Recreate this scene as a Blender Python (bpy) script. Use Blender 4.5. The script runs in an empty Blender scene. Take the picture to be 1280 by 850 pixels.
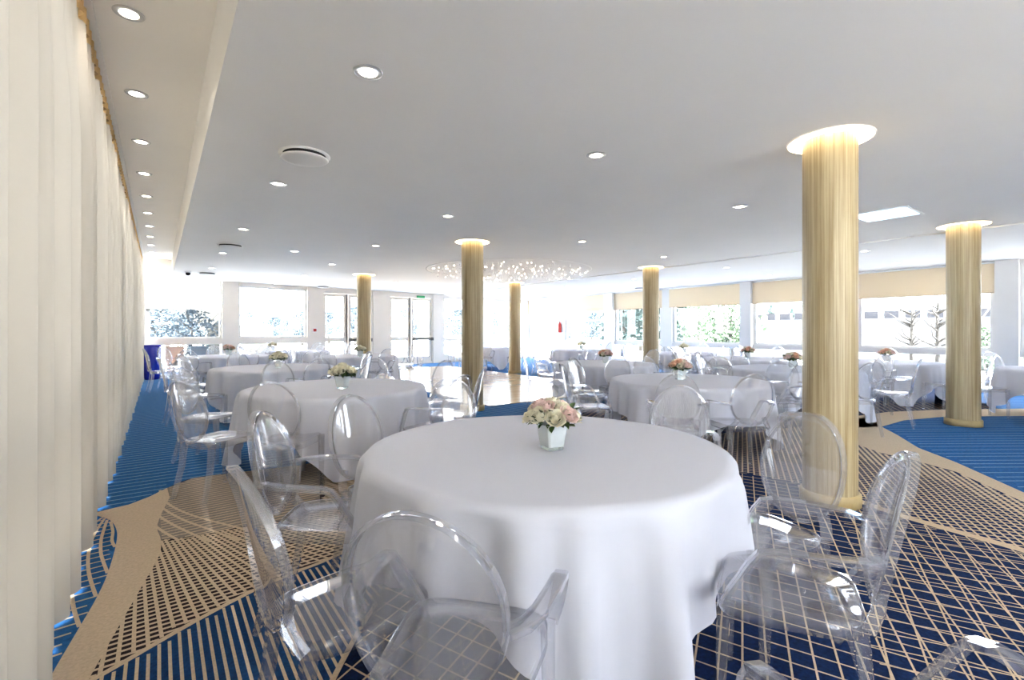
import bpy, bmesh, math, random
from mathutils import Vector, Matrix
R = random.Random(7)
PI = math.pi
C = bpy.context.scene.collection
sc = bpy.context.scene

# ------------------------------------------------------------------ camera frame
CH = 1.35                     # eye height
F = 600.0                     # focal length in pixels of the 1280 wide frame
TH = math.atan(441.0 / F)     # the camera is turned right of the long curtain wall
CT, ST = math.cos(TH), math.sin(TH)
HOR = 413.0
ZC = 2.85                     # main ceiling
ZU = 3.37                     # raised strip above the curtains
XR = 14.45                    # window wall on the right
XS = 0.29                     # edge of the dropped ceiling
def room(X, Z): return (X * CT + Z * ST, -X * ST + Z * CT)
def at(u, v, h=0.0):
    """room x, y of the point of the level plane at height h that lies along a line of sight"""
    z = F * (CH - h) / (v - HOR)
    return room((u - 640) / F * z, z)
def rdir(a, b):
    x, y = room(a, b); l = math.hypot(x, y); return (x / l, y / l)

cam_d = bpy.data.cameras.new('camera'); cam = bpy.data.objects.new('camera', cam_d); C.objects.link(cam)
cam_d.sensor_width = 36; cam_d.lens = F / 1280 * 36; cam_d.shift_y = -12 / 1280.0
cam_d.clip_start = 0.02; cam_d.clip_end = 400
cam.location = (0, 0, CH); cam.rotation_euler = (PI / 2, 0, -TH)
sc.camera = cam

# ------------------------------------------------------------------ materials
def S(r, g, b):
    f = lambda c: (c / 255 / 12.92) if c / 255 <= .04045 else ((c / 255 + .055) / 1.055) ** 2.4
    return (f(r), f(g), f(b), 1)
def newmat(name):
    m = bpy.data.materials.new(name); m.use_nodes = True
    nt = m.node_tree; nt.nodes.clear()
    out = nt.nodes.new('ShaderNodeOutputMaterial')
    return m, nt, out
def N(nt, typ, **kw):
    n = nt.nodes.new(typ)
    for k, v in kw.items():
        if k in n.inputs.keys(): n.inputs[k].default_value = v
        else: setattr(n, k, v)
    return n
def pbr(name, col, rough=.6, noise=0.0, nscale=20, bump=0.0, bscale=200, metal=0, sheen=0, spec=.5, stretch=None, emis=None, es=0, coat=0):
    m, nt, out = newmat(name)
    p = N(nt, 'ShaderNodeBsdfPrincipled'); p.inputs['Base Color'].default_value = col
    p.inputs['Roughness'].default_value = rough; p.inputs['Metallic'].default_value = metal
    p.inputs['Specular IOR Level'].default_value = spec
    if sheen: p.inputs['Sheen Weight'].default_value = sheen
    if coat: p.inputs['Coat Weight'].default_value = coat
    if emis: p.inputs['Emission Color'].default_value = emis; p.inputs['Emission Strength'].default_value = es
    if noise or bump:
        tc = N(nt, 'ShaderNodeTexCoord'); mp = N(nt, 'ShaderNodeMapping')
        nt.links.new(tc.outputs['Object'], mp.inputs['Vector'])
        if stretch: mp.inputs['Scale'].default_value = stretch
    if noise:
        t = N(nt, 'ShaderNodeTexNoise', Scale=nscale, Detail=4.0); nt.links.new(mp.outputs[0], t.inputs['Vector'])
        r = N(nt, 'ShaderNodeValToRGB')
        r.color_ramp.elements[0].position = .3; r.color_ramp.elements[1].position = .7
        r.color_ramp.elements[0].color = tuple(c * (1 - noise) for c in col[:3]) + (1,)
        r.color_ramp.elements[1].color = tuple(min(1, c * (1 + noise)) for c in col[:3]) + (1,)
        nt.links.new(t.outputs['Fac'], r.inputs['Fac']); nt.links.new(r.outputs['Color'], p.inputs['Base Color'])
    if bump:
        t2 = N(nt, 'ShaderNodeTexNoise', Scale=bscale, Detail=3.0); nt.links.new(mp.outputs[0], t2.inputs['Vector'])
        b = N(nt, 'ShaderNodeBump', Strength=bump, Distance=.01); nt.links.new(t2.outputs['Fac'], b.inputs['Height'])
        nt.links.new(b.outputs['Normal'], p.inputs['Normal'])
    nt.links.new(p.outputs[0], out.inputs[0])
    return m
def clear(name, tint, veil=.08, rough=.02, gloss=1.0, veilcol=(.9, .9, .93, 1), refr=0.0, ior=1.49, edge=None):
    """clear sheet: straight transmission, Fresnel reflection and a faint milky veil"""
    m, nt, out = newmat(name)
    tr = N(nt, 'ShaderNodeBsdfTransparent'); tr.inputs[0].default_value = tint
    if edge:
        lw0 = N(nt, 'ShaderNodeLayerWeight'); lw0.inputs[0].default_value = .5
        pw0 = N(nt, 'ShaderNodeMath', operation='POWER'); pw0.inputs[1].default_value = 3.0
        nt.links.new(lw0.outputs['Facing'], pw0.inputs[0])
        mc = N(nt, 'ShaderNodeMix', data_type='RGBA'); mc.inputs[6].default_value = tint; mc.inputs[7].default_value = edge
        nt.links.new(pw0.outputs[0], mc.inputs[0]); nt.links.new(mc.outputs[2], tr.inputs[0])
    src = tr
    if refr:
        gl = N(nt, 'ShaderNodeBsdfGlass', Roughness=rough, IOR=1.35); gl.inputs[0].default_value = tint
        mx = N(nt, 'ShaderNodeMixShader'); mx.inputs[0].default_value = refr
        nt.links.new(tr.outputs[0], mx.inputs[1]); nt.links.new(gl.outputs[0], mx.inputs[2]); src = mx
    if veil:
        df = N(nt, 'ShaderNodeBsdfDiffuse'); df.inputs[0].default_value = veilcol
        tl = N(nt, 'ShaderNodeBsdfTranslucent'); tl.inputs[0].default_value = veilcol
        a = N(nt, 'ShaderNodeMixShader'); a.inputs[0].default_value = .5
        nt.links.new(df.outputs[0], a.inputs[1]); nt.links.new(tl.outputs[0], a.inputs[2])
        b = N(nt, 'ShaderNodeMixShader'); b.inputs[0].default_value = veil
        nt.links.new(src.outputs[0], b.inputs[1]); nt.links.new(a.outputs[0], b.inputs[2]); src = b
    lw = N(nt, 'ShaderNodeLayerWeight'); lw.inputs[0].default_value = .5
    pw = N(nt, 'ShaderNodeMath', operation='POWER'); pw.inputs[1].default_value = 5.0
    nt.links.new(lw.outputs['Facing'], pw.inputs[0])
    mu = N(nt, 'ShaderNodeMath', operation='MULTIPLY_ADD'); mu.inputs[1].default_value = .8 * gloss; mu.inputs[2].default_value = .04 * gloss; mu.use_clamp = True
    nt.links.new(pw.outputs[0], mu.inputs[0])
    go = N(nt, 'ShaderNodeBsdfGlossy', Roughness=rough); go.inputs[0].default_value = (.95, .95, .97, 1)
    mm = N(nt, 'ShaderNodeMixShader')
    nt.links.new(mu.outputs[0], mm.inputs[0]); nt.links.new(src.outputs[0], mm.inputs[1]); nt.links.new(go.outputs[0], mm.inputs[2])
    nt.links.new(mm.outputs[0], out.inputs[0])
    return m
def cloth_mat(name, col, transl=.3, noise=.02, bump=.15, bscale=900, transp=0.0):
    m, nt, out = newmat(name)
    df = N(nt, 'ShaderNodeBsdfDiffuse'); df.inputs[0].default_value = col
    tl = N(nt, 'ShaderNodeBsdfTranslucent'); tl.inputs[0].default_value = col
    tc = N(nt, 'ShaderNodeTexCoord'); t = N(nt, 'ShaderNodeTexNoise', Scale=bscale, Detail=2.0)
    nt.links.new(tc.outputs['Object'], t.inputs['Vector'])
    b = N(nt, 'ShaderNodeBump', Strength=bump, Distance=.002); nt.links.new(t.outputs['Fac'], b.inputs['Height'])
    nt.links.new(b.outputs[0], df.inputs['Normal'])
    a = N(nt, 'ShaderNodeMixShader'); a.inputs[0].default_value = transl
    nt.links.new(df.outputs[0], a.inputs[1]); nt.links.new(tl.outputs[0], a.inputs[2])
    if transp:
        tr = N(nt, 'ShaderNodeBsdfTransparent'); c = N(nt, 'ShaderNodeMixShader'); c.inputs[0].default_value = transp
        nt.links.new(a.outputs[0], c.inputs[1]); nt.links.new(tr.outputs[0], c.inputs[2]); a = c
    nt.links.new(a.outputs[0], out.inputs[0])
    return m
def emit(name, col, s):
    m, nt, out = newmat(name)
    e = N(nt, 'ShaderNodeEmission', Strength=s); e.inputs[0].default_value = col
    nt.links.new(e.outputs[0], out.inputs[0]); return m

M = {}
M['ceiling'] = pbr('ceiling_paint', S(238, 236, 233), .9, noise=.012, nscale=1.5)
M['strip'] = pbr('strip_paint', S(246, 242, 236), .9, noise=.012, nscale=1.5)
M['wall'] = pbr('wall_paint', S(222, 214, 205), .8, noise=.02, nscale=3)
M['frame'] = pbr('window_frame_paint', S(222, 220, 218), .5, noise=.01, nscale=5)
M['dark'] = pbr('dark_metal', S(70, 66, 64), .45, noise=.1)
M['black'] = pbr('black_gap', S(32, 28, 26), .8, noise=.1)
M['glass'] = clear('window_glass', (.96, .98, .98, 1), veil=.0, gloss=.8)
M['acrylic'] = clear('clear_polycarbonate', (.985, .985, .99, 1), veil=.09, gloss=1.7, edge=(.66, .66, .71, 1))
M['acrylic_edge'] = clear('polycarbonate_edge', (.955, .96, .975, 1), veil=.10, gloss=2.0, edge=(.46, .46, .52, 1))
M['cloth'] = cloth_mat('white_table_linen', S(226, 228, 240), .15)
M['curtain'] = cloth_mat('cream_voile', S(180, 173, 162), .06, bump=.1, transp=.0)
M['hem'] = cloth_mat('shaded_curtain_heading', S(216, 186, 138), .45, bump=.1)
M['blind'] = cloth_mat('cream_blind', S(234, 218, 190), .12)
M['navy'] = pbr('carpet_navy', S(16, 36, 76), .95, noise=.35, nscale=60, bump=.5, bscale=350, sheen=.0, spec=.1)
M['blue'] = pbr('carpet_blue', S(38, 92, 148), .95, noise=.25, nscale=40, bump=.5, bscale=350, sheen=.0, spec=.1)
M['beige'] = pbr('carpet_beige', S(205, 184, 158), .95, noise=.10, nscale=70, bump=.5, bscale=350, spec=.1)
M['taupe'] = pbr('carpet_taupe', S(140, 130, 122), .95, noise=.2, nscale=70, bump=.5, bscale=350, spec=.1)
M['umber'] = pbr('carpet_dark_brown', S(46, 38, 40), .95, noise=.3, nscale=70, bump=.5, bscale=350, spec=.1)
M['steelblue'] = pbr('carpet_mid_blue', S(22, 60, 106), .95, noise=.3, nscale=60, bump=.5, bscale=350, spec=.1)
M['pale'] = pbr('carpet_pale_blue', S(122, 158, 190), .95, noise=.2, nscale=60, bump=.4, bscale=350, spec=.1)
M['plastic_white'] = pbr('white_plastic', S(235, 234, 232), .5, noise=.01)
M['lamp'] = emit('lamp_glow', (1, .90, .76, 1), 9)
M['cove'] = emit('cove_glow', (1, .80, .52, 1), 4.2)
M['chrome'] = pbr('satin_trim', S(190, 188, 186), .35, metal=.6, noise=.03)
M['table'] = pbr('table_laminate', S(205, 200, 192), .5, noise=.04)
M['steel'] = pbr('table_steel', S(195, 195, 198), .35, metal=.5, noise=.03)
M['vase'] = pbr('milk_glass_vase', S(210, 217, 219), .25, noise=.02, coat=.5)
M['vasefoot'] = clear('clear_glass_foot', (.9, .95, .93, 1), veil=.1, gloss=1.5, refr=.6)
M['rose_white'] = pbr('rose_white_petal', S(238, 232, 208), .7, noise=.05, nscale=30, sheen=.2)
M['rose_blush'] = pbr('rose_blush_petal', S(236, 208, 200), .7, noise=.08, nscale=30, sheen=.2)
M['rose_peach'] = pbr('rose_peach_petal', S(226, 176, 146), .7, noise=.1, nscale=30, sheen=.2)
M['leaf'] = pbr('leaf_green', S(62, 88, 38), .6, noise=.35, nscale=20)
M['bluepot'] = pbr('cobalt_glaze', S(14, 26, 150), .25, noise=.1, nscale=6, coat=.4)
M['pink'] = pbr('pink_panel', S(222, 190, 172), .8, noise=.05)
M['slate'] = pbr('slate_blue_panel', S(140, 156, 170), .8, noise=.05)
M['red'] = pbr('red_plastic', S(176, 36, 32), .4, noise=.05)
M['green'] = pbr('green_sign', S(40, 150, 90), .5, noise=.03)
M['opal'] = cloth_mat('blue_opal_glass', (.5, .66, .78, 1), .9, bump=0)
M['crystal'] = clear('crystal', (.99, .98, .97, 1), veil=.15, gloss=2)
M['spark'] = emit('crystal_bulb', (1, .84, .68, 1), 5)
M['pave'] = pbr('pale_paving', S(236, 232, 226), .9, noise=.08, nscale=2)
M['asphalt'] = pbr('dim_bounce_grey', S(104, 104, 104), .9, noise=.1, nscale=3)
M['terrace'] = pbr('near_bounce_grey', S(186, 184, 180), .9, noise=.08, nscale=2)
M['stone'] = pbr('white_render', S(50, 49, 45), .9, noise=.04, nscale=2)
M['stand'] = pbr('grandstand_concrete', S(96, 96, 98), .9, noise=.06, nscale=2)
M['foliage'] = pbr('tree_leaf', S(66, 84, 60), .8, noise=.35, nscale=.8)
M['conifer'] = pbr('evergreen_leaf', S(48, 64, 62), .8, noise=.4, nscale=.8)
M['hazy'] = pbr('hazed_leaf', S(52, 64, 73), .9, noise=.12, nscale=.3)  # leaf colour with the haze of distance mixed in
M['bark'] = pbr('bark', S(60, 56, 52), .9, noise=.3, nscale=8)
M['seatdark'] = pbr('dark_bench', S(40, 40, 46), .7, noise=.2)

def column_mat():
    m, nt, out = newmat('ribbed_gold_weave')
    tc = N(nt, 'ShaderNodeTexCoord'); mp = N(nt, 'ShaderNodeMapping'); mp.inputs['Scale'].default_value = (1, 1, .012)
    nt.links.new(tc.outputs['Object'], mp.inputs[0])
    t = N(nt, 'ShaderNodeTexNoise', Scale=70.0, Detail=5.0, Roughness=.7); nt.links.new(mp.outputs[0], t.inputs['Vector'])
    r = N(nt, 'ShaderNodeValToRGB'); r.color_ramp.elements[0].position = .32; r.color_ramp.elements[1].position = .68
    r.color_ramp.elements[0].color = S(136, 113, 72); r.color_ramp.elements[1].color = S(192, 176, 140)
    nt.links.new(t.outputs['Fac'], r.inputs[0])
    t2 = N(nt, 'ShaderNodeTexNoise', Scale=160.0, Detail=2.0); nt.links.new(mp.outputs[0], t2.inputs['Vector'])
    b = N(nt, 'ShaderNodeBump', Strength=.5, Distance=.004); nt.links.new(t2.outputs['Fac'], b.inputs['Height'])
    p = N(nt, 'ShaderNodeBsdfPrincipled', Roughness=.42)
    nt.links.new(r.outputs[0], p.inputs['Base Color']); nt.links.new(b.outputs[0], p.inputs['Normal'])
    nt.links.new(p.outputs[0], out.inputs[0]); return m
M['column'] = column_mat()
def parquet():
    m, nt, out = newmat('pale_parquet')
    tc = N(nt, 'ShaderNodeTexCoord')
    br = N(nt, 'ShaderNodeTexBrick', Scale=1.0); br.offset = .5
    br.inputs['Brick Width'].default_value = .9; br.inputs['Row Height'].default_value = .12
    br.inputs['Mortar Size'].default_value = .002
    br.inputs['Color1'].default_value = S(216, 190, 158); br.inputs['Color2'].default_value = S(202, 172, 138); br.inputs['Mortar'].default_value = S(150, 122, 96)
    nt.links.new(tc.outputs['Object'], br.inputs['Vector'])
    p = N(nt, 'ShaderNodeBsdfPrincipled', Roughness=.22); p.inputs['Coat Weight'].default_value = .5; p.inputs['Coat Roughness'].default_value = .12
    nt.links.new(br.outputs['Color'], p.inputs['Base Color']); nt.links.new(p.outputs[0], out.inputs[0]); return m
M['parquet'] = parquet()

# ------------------------------------------------------------------ mesh helpers
class MB:
    def __init__(s): s.v = []; s.f = []; s.mi = []; s.sm = []
    def add(s, vs, fs, mi=0, smooth=False):
        o = len(s.v); s.v += [tuple(p) for p in vs]
        for f in fs: s.f.append(tuple(i + o for i in f)); s.mi.append(mi); s.sm.append(smooth)
    def box(s, x0, y0, z0, x1, y1, z1, mi=0, mat=None):
        vs = [Vector(p) for p in ((x0,y0,z0),(x1,y0,z0),(x1,y1,z0),(x0,y1,z0),(x0,y0,z1),(x1,y0,z1),(x1,y1,z1),(x0,y1,z1))]
        if mat is not None: vs = [mat @ p for p in vs]
        s.add(vs, [(0,3,2,1),(4,5,6,7),(0,1,5,4),(1,2,6,5),(2,3,7,6),(3,0,4,7)], mi)
    def lathe(s, prof, n=32, mi=0, smooth=True, cx=0, cy=0, cap0=True, cap1=True):
        vs = []; fs = []
        for r, z in prof:
            for k in range(n):
                a = 2 * PI * k / n; vs.append((cx + r * math.cos(a), cy + r * math.sin(a), z))
        for i in range(len(prof) - 1):
            for k in range(n):
                k2 = (k + 1) % n; fs.append((i*n+k, i*n+k2, (i+1)*n+k2, (i+1)*n+k))
        s.add(vs, fs, mi, smooth)
        o = len(s.v) - len(vs)
        if cap0 and prof[0][0] > 1e-5: s.f.append(tuple(o + k for k in reversed(range(n)))); s.mi.append(mi); s.sm.append(False)
        if cap1 and prof[-1][0] > 1e-5: s.f.append(tuple(o + (len(prof)-1)*n + k for k in range(n))); s.mi.append(mi); s.sm.append(False)
    def sweep(s, pts, sect, up=Vector((0,0,1)), scale=None, mi=0, closed=False, smooth=True, ups=None):
        """sect: list of (side, up) offsets; frames follow the path"""
        n = len(pts); m = len(sect); vs = []; fs = []
        P = [Vector(p) for p in pts]
        for i, p in enumerate(P):
            if closed: t = P[(i+1) % n] - P[i-1]
            else: t = P[min(i+1, n-1)] - P[max(i-1, 0)]
            t.normalize()
            u = ups[i] if ups else up
            side = t.cross(u); side.normalize(); uu = side.cross(t)
            k = scale[i] if scale else 1
            for a, b in sect: vs.append(p + side * a * k + uu * b * k)
        for i in range(n if closed else n - 1):
            j = (i + 1) % n
            for k in range(m):
                k2 = (k + 1) % m; fs.append((i*m+k, i*m+k2, j*m+k2, j*m+k))
        if not closed: fs += [tuple(reversed(range(m))), tuple((n-1)*m + k for k in range(m))]
        s.add(vs, fs, mi, smooth)
    def ico(s, c, r, sub=1, mi=0, sc3=(1,1,1), jit=0):
        b = bmesh.new(); bmesh.ops.create_icosphere(b, subdivisions=sub, radius=r)
        vs = [(c[0] + v.co.x*sc3[0]*(1+R.uniform(-jit,jit)), c[1] + v.co.y*sc3[1]*(1+R.uniform(-jit,jit)), c[2] + v.co.z*sc3[2]*(1+R.uniform(-jit,jit))) for v in b.verts]
        b.verts.index_update(); fs = [tuple(v.index for v in f.verts) for f in b.faces]; b.free()
        s.add(vs, fs, mi, True)
    def mesh(s, name, mats, bevel=0):
        me = bpy.data.meshes.new(name); me.from_pydata(s.v, [], s.f)
        for m in (mats if isinstance(mats, (list, tuple)) else [mats]): me.materials.append(m)
        me.polygons.foreach_set('material_index', s.mi); me.polygons.foreach_set('use_smooth', s.sm)
        me.update()
        b = bmesh.new(); b.from_mesh(me); bmesh.ops.recalc_face_normals(b, faces=b.faces); b.to_mesh(me); b.free()
        return me
    def build(s, name, mats, parent=None, loc=None, bevel=0, autosm=False):
        o = bpy.data.objects.new(name, s.mesh(name, mats)); C.objects.link(o)
        if parent: o.parent = parent
        if loc: o.location = loc
        if bevel:
            md = o.modifiers.new('bevel', 'BEVEL'); md.width = bevel; md.segments = 2; md.limit_method = 'ANGLE'
        return o
def rect_sect(w, h): return [(-w/2,-h/2),(w/2,-h/2),(w/2,h/2),(-w/2,h/2)]
def tag(o, label=None, cat=None, group=None, kind=None):
    if label: o['label'] = label
    if cat: o['category'] = cat
    if group: o['group'] = group
    if kind: o['kind'] = kind
    return o
def empty(name, loc, rz=0):
    o = bpy.data.objects.new(name, None); C.objects.link(o); o.location = loc; o.rotation_euler = (0, 0, rz)
    o.empty_display_size = .1; return o
def struct(o): o['kind'] = 'structure'; return o
KIDS = {}
def kids(o):
    return [c for c in bpy.data.objects if c.parent is o] if o.name not in KIDS else KIDS[o.name]
def copy_tree(o, parent=None):
    c = o.copy(); C.objects.link(c)
    if parent: c.parent = parent
    ks = kids(o); KIDS[o.name] = ks
    for k in ks: copy_tree(k, c)
    return c

# ------------------------------------------------------------------ floor and its woven pattern
fl = MB()   # material slots: 0 navy 1 blue 2 beige 3 taupe 4 pale blue
FM = [M['navy'], M['blue'], M['beige'], M['taupe'], M['pale'], M['umber'], M['steelblue']]
X0, X1, Y0, Y1 = -0.75, XR + .3, -5.2, 19.2
fl.box(X0, Y0, -.15, X1, Y1, 0, 0)
def px(pts): return [at(u, v) for u, v in pts]
def inside(p, poly):
    x, y = p; c = False; j = len(poly) - 1
    for i in range(len(poly)):
        xi, yi = poly[i]; xj, yj = poly[j]
        if (yi > y) != (yj > y) and x < (xj - xi) * (y - yi) / (yj - yi) + xi: c = not c
        j = i
    return c
def clampr(p): return (min(max(p[0], X0 + .02), X1 - .02), min(max(p[1], Y0 + .02), Y1 - .02))
def fill(poly, z, mi):
    b = bmesh.new(); vs = [b.verts.new((*clampr(p), z)) for p in poly]
    f = b.faces.new(vs); bmesh.ops.triangulate(b, faces=[f]); b.verts.index_update()
    for t in b.faces:
        q = [v.co.copy() for v in t.verts]
        if (q[1]-q[0]).cross(q[2]-q[0]).z < 0: q.reverse()
        fl.add(q, [(0,1,2)], mi)
    b.free()
def smooth_curve(pts, n=8):
    out = []
    P = [pts[0]] + list(pts) + [pts[-1]]
    for i in range(1, len(P) - 2):
        for k in range(n):
            t = k / n
            out.append(tuple(.5*((2*P[i][a]) + (-P[i-1][a]+P[i+1][a])*t + (2*P[i-1][a]-5*P[i][a]+4*P[i+1][a]-P[i+2][a])*t*t + (-P[i-1][a]+3*P[i][a]-3*P[i+1][a]+P[i+2][a])*t**3) for a in (0, 1)))
    out.append(tuple(pts[-1])); return out
def ribbon(pts, w, z, mi, test=None):
    run = []
    def flush():
        if len(run) < 2: return
        vs = []; fs = []
        for i, p in enumerate(run):
            a = run[max(i-1,0)]; b = run[min(i+1,len(run)-1)]
            dx, dy = b[0]-a[0], b[1]-a[1]; l = math.hypot(dx,dy) or 1
            nx, ny = -dy/l*w/2, dx/l*w/2
            vs += [(p[0]+nx,p[1]+ny,z),(p[0]-nx,p[1]-ny,z)]
        for i in range(len(run)-1): fs.append((2*i,2*i+1,2*i+3,2*i+2))
        fl.add(vs, fs, mi)
    for p in pts:
        ok = X0+.05 < p[0] < X1-.05 and Y0+.05 < p[1] < Y1-.05 and (test is None or test(p))
        if ok: run.append(p)
        else: flush(); run.clear()
    flush()
def family(d, spacing, w, z, mi, test, box, step=.06, jitter=0):
    """parallel lines along direction d, clipped to a region"""
    nx, ny = -d[1], d[0]
    cs = [(box[0],box[1]),(box[2],box[1]),(box[0],box[3]),(box[2],box[3])]
    ts = [c[0]*d[0]+c[1]*d[1] for c in cs]; ns = [c[0]*nx+c[1]*ny for c in cs]
    k = math.ceil(min(ns)/spacing)
    while k*spacing < max(ns):
        o = k*spacing + R.uniform(-jitter, jitter); t = min(ts); pts = []
        while t < max(ts):
            pts.append((nx*o+d[0]*t, ny*o+d[1]*t)); t += step
        ribbon(pts, w, z, mi, test); k += 1
def bb(poly, lim=None):
    xs = [p[0] for p in poly]; ys = [p[1] for p in poly]
    b = [max(min(xs),X0), max(min(ys),Y0), min(max(xs),X1), min(max(ys),Y1)]
    return b

edge = px([(118,641),(133,637),(161,631),(187,621),(209,610),(240,598),(300,590),(370,582),(440,572),(520,556),(600,533),(700,516),(760,506)])
edge = smooth_curve(edge, 6)
blueL = edge + [(8.6, 5.6), (10.5, 6.2), (15, 7.5), (15, 19.5), (-1, 19.5), (-1, edge[0][1])]
blueR = smooth_curve(px([(1102,533.5),(1122,544),(1148,560),(1195,578),(1280,616),(1400,668)]), 5) + [(14.9, 0.4), (14.9, 3.2)] + smooth_curve(px([(1280,520),(1227,520.5),(1180,521),(1130,525.5)]), 4)
beigeR = px([(1102,533.5),(1122,544),(1148,560),(1195,578),(1280,616),(1400,668),(1400,684),(1280,628),(1195,590),(1140,575),(1100,566),(1072,556),(1055,540),(1060,526),(1085,521)])
beigeR2 = px([(1102,533.5),(1130,525.5),(1180,521),(1280,520),(1400,519.5),(1400,510),(1280,511),(1180,512),(1110,515),(1055,522),(1058,535)])
beigeL = smooth_curve(px([(122,645),(138,651),(146,664),(144.5,683),(134.6,717),(120.5,748),(99,785),(61,850),(20,930)]), 5) + px([(70,930)]) + smooth_curve(px([(114,844),(151,779),(180,728.6),(199,694),(201,675),(197,655),(212,622)]), 5) + px([(209,610),(187,621),(161,631),(133,637.5),(118,641.5)])
L1 = px([(60,878),(125,845),(240,779),(319,737.5),(371,715),(409,700),(470,672),(560,636)])
G1 = px([(70,930),(101,844),(139,779),(170,728.6),(192,694),(200,675),(197,655),(209,610),(240,598),(300,590),(370,582),(440,572)]) + px([(560,636),(470,672),(409,700),(371,715),(319,737.5),(240,779),(125,845)])
G1T = px([(196,655),(209,610),(240,598),(300,590),(370,582),(400,580),(400,640),(330,655),(290,660),(230,672),(200,675)])
L3 = px([(470,755),(448,790),(416,850),(380,925)])
S1 = px([(60,880),(125,845),(240,779),(319,737.5),(371,715),(409,700),(470,672),(500,700),(470,755),(448,790),(416,850),(380,925),(330,1100)])
L2 = px([(1000,606),(1066,624),(1134,647),(1280,688.5),(1400,725)])
GR = px([(860,545),(980,535),(1062,524),(1072,556),(1100,566),(1140,575),(1195,590),(1280,628),(1400,684),(1400,725),(1280,688.5),(1134,647),(1066,624),(1000,606),(900,585)])
leftloop = [(X0, edge[0][1])] + beigeL[:42] + px([(20,930)]) + [(X0, .4)]

BX = (X0, Y0, X1, Y1)
fill(blueL, .0006, 1); fill(blueR, .0006, 1)
fill(G1, .0004, 5); fill(G1T, .0005, 3); fill(S1, .0005, 6)
inL = lambda p: inside(p, blueL); inR = lambda p: inside(p, blueR)
inG1 = lambda p: inside(p, G1); inS1 = lambda p: inside(p, S1); inGR = lambda p: inside(p, GR)
inBL = lambda p: inside(p, beigeL)
inBR = lambda p: inside(p, beigeR) or inside(p, beigeR2)
family((1, 0), .115, .018, .0011, 4, lambda p: inL(p), (X0, edge[0][1]-2, X1, Y1), step=.1)
dR = rdir(1, .02)
family(dR, .14, .016, .0011, 4, inR, bb(blueR), step=.1, jitter=.02)
# the two crossing grids of the navy ground
dA = rdir(288/600, 1); dB = rdir(-940/600, 1)
base = lambda p: not (inL(p) or inR(p) or inG1(p) or inS1(p) or inBL(p) or inBR(p) or inGR(p)) and p[0] > .1
GB = (0, -.6, 9.5, 6.5)
family(dA, .088, .0085, .0011, 2, base, GB, step=.05)
family(dB, .098, .0085, .0013, 2, base, GB, step=.05)
dbl = px([(1040,625),(1134,650),(1280,692),(1400,730),(1400,900),(1200,870),(1085,850),(1065,720)])
dA2 = rdir(.62, 1); dB2 = rdir(-2.3, 1)
family(dA2, .135, .008, .0014, 2, lambda p: inside(p, dbl), bb(dbl), step=.05)
family(dB2, .125, .008, .0015, 2, lambda p: inside(p, dbl), bb(dbl), step=.05)
family(dA, .05, .014, .0011, 2, lambda p: inGR(p) and not inBR(p), bb(GR), step=.05)
family(dB2, .062, .014, .0013, 2, lambda p: inGR(p) and not inBR(p), bb(GR), step=.05)
nearR = px([(1066,540),(1100,566),(1140,575),(1195,590),(1280,628),(1400,684),(1400,705),(1280,648),(1195,606),(1140,592),(1090,580),(1066,570)])
family(dA, .05, .026, .00145, 2, lambda p: inside(p, nearR), bb(nearR), step=.05)
fill(beigeR, .0019, 2); fill(beigeR2, .0019, 2); fill(beigeL, .0019, 2)
ribbon(smooth_curve(L2, 8), .085, .0021, 2)
ribbon(smooth_curve(L1, 8), .03, .0021, 2)
ribbon(smooth_curve(L3, 8), .024, .0021, 2)
family((0, 1), .036, .0125, .0012, 2, lambda p: inS1(p), bb(S1), step=.05)
# the swirl right of the beige band: a fan of curves crossed by level stripes
inT = lambda p: inside(p, G1T)
family((1, .02), .04, .016, .0012, 2, lambda p: inG1(p) and not inT(p), bb(G1), step=.04)
family((1, .02), .055, .014, .0012, 2, inT, bb(G1), step=.04)
pole = at(172, 628)
for k in range(136):
    a = math.radians(-140 + k * 1.25)
    bend = .5 * math.cos(a)
    pts = []
    for j in range(80):
        r = .12 + j * .05
        aa = a + bend * math.exp(-r * 1.3)
        pts.append((pole[0] + r * math.cos(aa), pole[1] + r * math.sin(aa)))
    ribbon(pts, .0155, .0014, 2, lambda p: inG1(p) and not inT(p))
for cv in ([(200,613),(208,628),(236.5,643),(293,658.5),(340,668)], [(193,619),(202,634),(227,649),(259,661),(300,676)], [(186,624),(193,640),(218,657),(262,677)], [(180,632),(186,650),(203,664),(224,676)]):
    ribbon(smooth_curve(px(cv), 8), .02, .0017, 2)
# the blue loop between curtain and band
loop_t = lambda p: inside(p, leftloop) and not inBL(p)
fill(leftloop, .0003, 1)
family((1, .12), .078, .014, .0012, 2, loop_t, (X0, -.5, 1.5, edge[0][1]+.3), step=.03)
for cv in ([(131,648),(118,668),(111,690),(111,716),(121,749)], [(134,650),(127,672),(126,690),(129,702),(135,718)], [(138,652),(141,664),(140,676),(144,684)], [(89,735),(92,760),(100,786)], [(128,647),(112,660),(101,676)]):
    ribbon(smooth_curve(px(cv), 8), .017, .0016, 2, lambda p: not inBL(p))
floor = struct(fl.build('floor', FM))

df = MB(); df.box(0, 0, 0, 4.05, 8.9, .012)
dfo = df.build('dance_floor', M['parquet'], loc=(4.72, 7.1, .001))
tag(dfo, 'pale glossy parquet dance floor set into the blue carpet under the crystal ceiling light', 'dance floor')

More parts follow.
